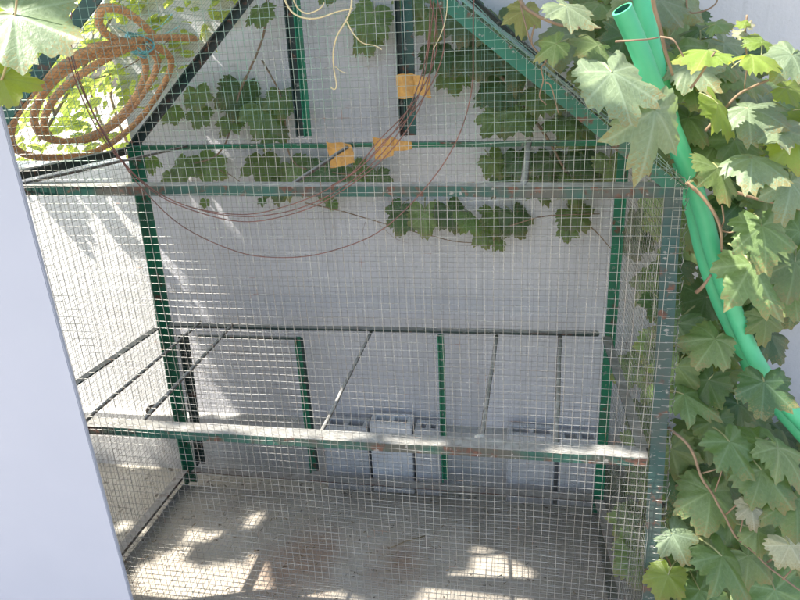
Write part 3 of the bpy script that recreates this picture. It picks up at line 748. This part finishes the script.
# vine behind the cage, between the rear mesh and the wall
vb = empty('grape_vine', 'shaded grape vine with dark leaves between the rear mesh and the wall', 'vine')
BACK = [(196,92,34,-80),(200,112,30,-110),(240,92,50,-70),(262,108,56,-40),(282,95,44,-90),(272,128,40,-80),(232,118,34,-120),(260,10,36,-80),(372,14,52,-100),(365,34,36,-60),
 (185,162,40,-120),(206,164,40,-50),(262,160,48,-80),(292,168,52,-60),(325,172,50,-90),(355,172,44,-70),(378,176,30,-90),(275,180,40,-90),
 (430,14,48,-80),(462,10,60,-80),(500,20,60,-80),(440,50,50,-70),(478,48,60,-80),(520,55,60,-100),(500,84,56,-70),(540,90,56,-80),(520,112,50,-100),(560,118,50,-60),(580,130,44,-80),(496,118,40,-110),(455,70,40,-100),
 (492,160,36,-80),(520,158,46,-80),(552,160,50,-90),(585,158,46,-80),(610,165,40,-80),(500,178,34,-60),(540,182,40,-90),(575,184,40,-90),
 (404,216,36,-80),(425,214,40,-80),(450,210,40,-70),(470,216,40,-90),(495,214,44,-80),(515,216,40,-60),(484,232,28,-80),(498,240,20,-80),(400,208,30,-150),(572,212,40,-70),(568,228,26,-90),
 (262,200,11,-90),(205,202,11,-90),(332,203,14,-90),(170,175,24,-90),(172,110,26,-100),(150,160,24,-90),(590,100,40,-80),(545,60,50,-60),(410,-6,44,-80),(330,-8,30,-80)]
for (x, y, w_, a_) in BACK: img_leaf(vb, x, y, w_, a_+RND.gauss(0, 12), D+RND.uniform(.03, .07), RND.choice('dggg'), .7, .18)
stems(vb, [([(270,-20,D+.07),(262,40,D+.06),(240,92,D+.05),(222,150,D+.05),(190,165,D+.05)], .0028), ([(262,60,D+.06),(282,100,D+.05),(292,160,D+.05),(330,172,D+.05),(385,178,D+.05)], .0022),
           ([(305,203,D+.05),(345,212,D+.05),(400,228,D+.06),(450,240,D+.06),(480,243,D+.06)], .0016), ([(510,226,D+.05),(545,216,D+.05),(600,214,D+.05)], .0018),
           ([(588,224,D+.05),(600,236,D+.05),(612,250,D+.05)], .0016), ([(215,168,D+.05),(235,178,D+.05),(250,192,D+.05)], .0012),
           ([(484,232,D+.05),(497,242,D+.05),(502,250,D+.05)], .001), ([(365,222,D+.05),(362,236,D+.05),(366,248,D+.05)], .0005),
           ([(380,225,D+.05),(395,238,D+.05),(408,243,D+.05)], .0005), ([(420,-20,D+.07),(470,40,D+.07),(520,100,D+.07),(560,160,D+.07),(590,226,D+.06)], .004)])
# sunlit shrub seen through the left roof
sh = empty('shrub', 'sunlit yellow green shrub behind the rope coil, seen through the roof mesh', 'shrub')
mb = MB(); nl = 0
for i in range(520):
    x, y = RND.uniform(-60, 245), RND.uniform(-60, 150)
    if x > 243-(y)*.80+RND.gauss(-6, 14) - 8: continue
    if RND.random() < .22: continue
    yy = RND.uniform(D+.03, WALL-.015); P = bp(x, y, 1, yy)
    n_ = -Y*.25+Z*.8-X*.2+rv(.40); tip = rv(1)-Z*.6
    s = RND.uniform(.014, .032); leaf_geo(mb, i, 14, (.5, 1), False, orient(P, tip, n_, s), 0)
mb.build('foliage', M_leaf['s'], sh, True, 'stuff')
stems(sh, [([(40,140,D+.07),(70,90,D+.07),(100,40,D+.07),(130,-20,D+.07)], .004), ([(75,85,D+.07),(120,70,D+.07),(170,40,D+.07)], .002), ([(55,115,D+.07),(40,60,D+.07),(30,0,D+.07)], .003)], 'branch')

# bright hedge far beyond the low wall
hd = empty('hedge', 'sunlit yellow green hedge beyond the low white wall, seen past the rope coil', 'hedge')
mb = MB()
for i in range(2600):
    yy = RND.uniform(1.7, 3.4); x, y = RND.uniform(-220, 175), RND.uniform(-90, 200)
    P = bp(x, y, 1, yy)
    if P.z < -.05 or noise.noise(P*2.6) > .16: continue
    leaf_geo(mb, i, 12, (.5, 1), False, orient(P, rv(1)-Z*.5, -Y*.3+Z*.6-X*.4+rv(.4), RND.uniform(.03, .06)), 0)
mb.build('foliage', M_leaf['s'], hd, True, 'stuff')
for i in range(9):
    P = Vector((-3.2+.42*i, 2.4+.3*math.sin(i*2), -.1)); mb = MB()
    mb.tube(spline([P, P+Vector((.05, .03, .5)), P+Vector((-.04, 0, 1.0)), P+Vector((.08, .05, 1.5))], 4), .012, 6, .004); mb.build('branch', M_cane, hd, True)
# ================================================================== unseen vine canopy added above the frame, leaves placed to shape sun and shade
lit = []
def zone(pts, ax, v, k=7):
    (x0, y0), (x1, y1) = pts
    for i in range(k):
        for j in range(k): lit.append(bp(x0+(x1-x0)*i/(k-1), y0+(y1-y0)*j/(k-1), ax, v))
zone(((0, 190), (150, 330)), 1, WALL, 8); zone(((60, 330), (175, 470)), 1, WALL, 7)
zone(((130, 575), (250, 610)), 2, 0, 4); zone(((230, 585), (330, 615)), 2, 0, 4)
zone(((25, 186), (75, 189)), 1, .01, 3); zone(((85, 426), (200, 433)), 1, .01, 6); zone(((245, 434), (340, 438)), 1, .01, 5)
zone(((410, 442), (440, 445)), 1, .01, 2); zone(((555, 452), (580, 455)), 1, .01, 2); zone(((625, 458), (645, 462)), 1, .01, 2)
for (x0, y0, x1, y1) in ((8, 78, 38, 112),):
    for i in range(8):
        for j in range(8): lit.append(bpn(x0+(x1-x0)*i/7, y0+(y1-y0)*j/7, FLT, NR))
zone(((-40, -40), (150, 60)), 1, D+.07, 8); zone(((-20, 60), (120, 140)), 1, D+.07, 6)
zone(((0, 0), (45, 60)), 1, -.24, 4)
zone(((600, 60), (630, 90)), 1, -.13, 2); zone(((550, 0), (590, 20)), 1, -.1, 3); zone(((700, 40), (800, 110)), 1, -.05, 4); zone(((690, 90), (800, 190)), 1, -.0, 4); zone(((740, 150), (775, 175)), 1, -.05, 2); zone(((655, 530), (690, 550)), 1, 0, 2)
lit = np.array([tuple(v) for v in lit]); S = np.array(tuple(SUN))
canopy = empty('grape_vine', 'unseen grape vine leaves added overhead to shade the cage', 'vine')
mb = MB(); cnt = 0; tries = 0
while cnt < 4200 and tries < 60000:
    tries += 1
    c_ = RND.random()
    x, y = RND.uniform(-260, 900), RND.uniform(-160, 760)
    if c_ < .30: P = bp(x, y, 1, 0)
    elif c_ < .62: P = bp(x, y, 1, WALL)
    elif c_ < .74: P = bp(RND.uniform(-300, 160), y, 1, PY)
    elif c_ < .9: P = Vector((RND.uniform(.35, 1.3), RND.uniform(-.1, .7), 0))
    else: P = Vector((RND.uniform(-.8, 2.2), RND.uniform(-.8, .7), .5))
    zc = RND.uniform(1.95, 2.5); Q = P+SUN*((zc-P.z)/SUN.z)
    Q = Q+rv(.05); s = RND.uniform(.06, .085)
    dd = lit-np.array(tuple(Q)); cr = np.cross(dd, S); dist = np.sqrt((cr*cr).sum(1))
    if dist.min() < s*.82: continue
    u = Q - SUN*(Q.z/SUN.z)
    if noise.noise(Vector((u.x*5.5, u.y*5.5, 4.2))) > .42: continue
    leaf_geo(mb, cnt, 14, (.5, 1), False, orient(Q, rv(1)-Z*.3, SUN+rv(.35), s), 0); cnt += 1
mb.build('foliage', M_leaf['g'], canopy, True, 'stuff')
mb = MB()
for k in range(5):
    q = [Vector((-2.6+.9*i, -1.6+.5*k+.15*math.sin(i*1.7+k), 2.25+.06*math.sin(i*2.1+k))) for i in range(6)]
    mb = MB(); mb.tube(spline(q, 4), .008, 6); mb.build('stem', M_cane, canopy, True)
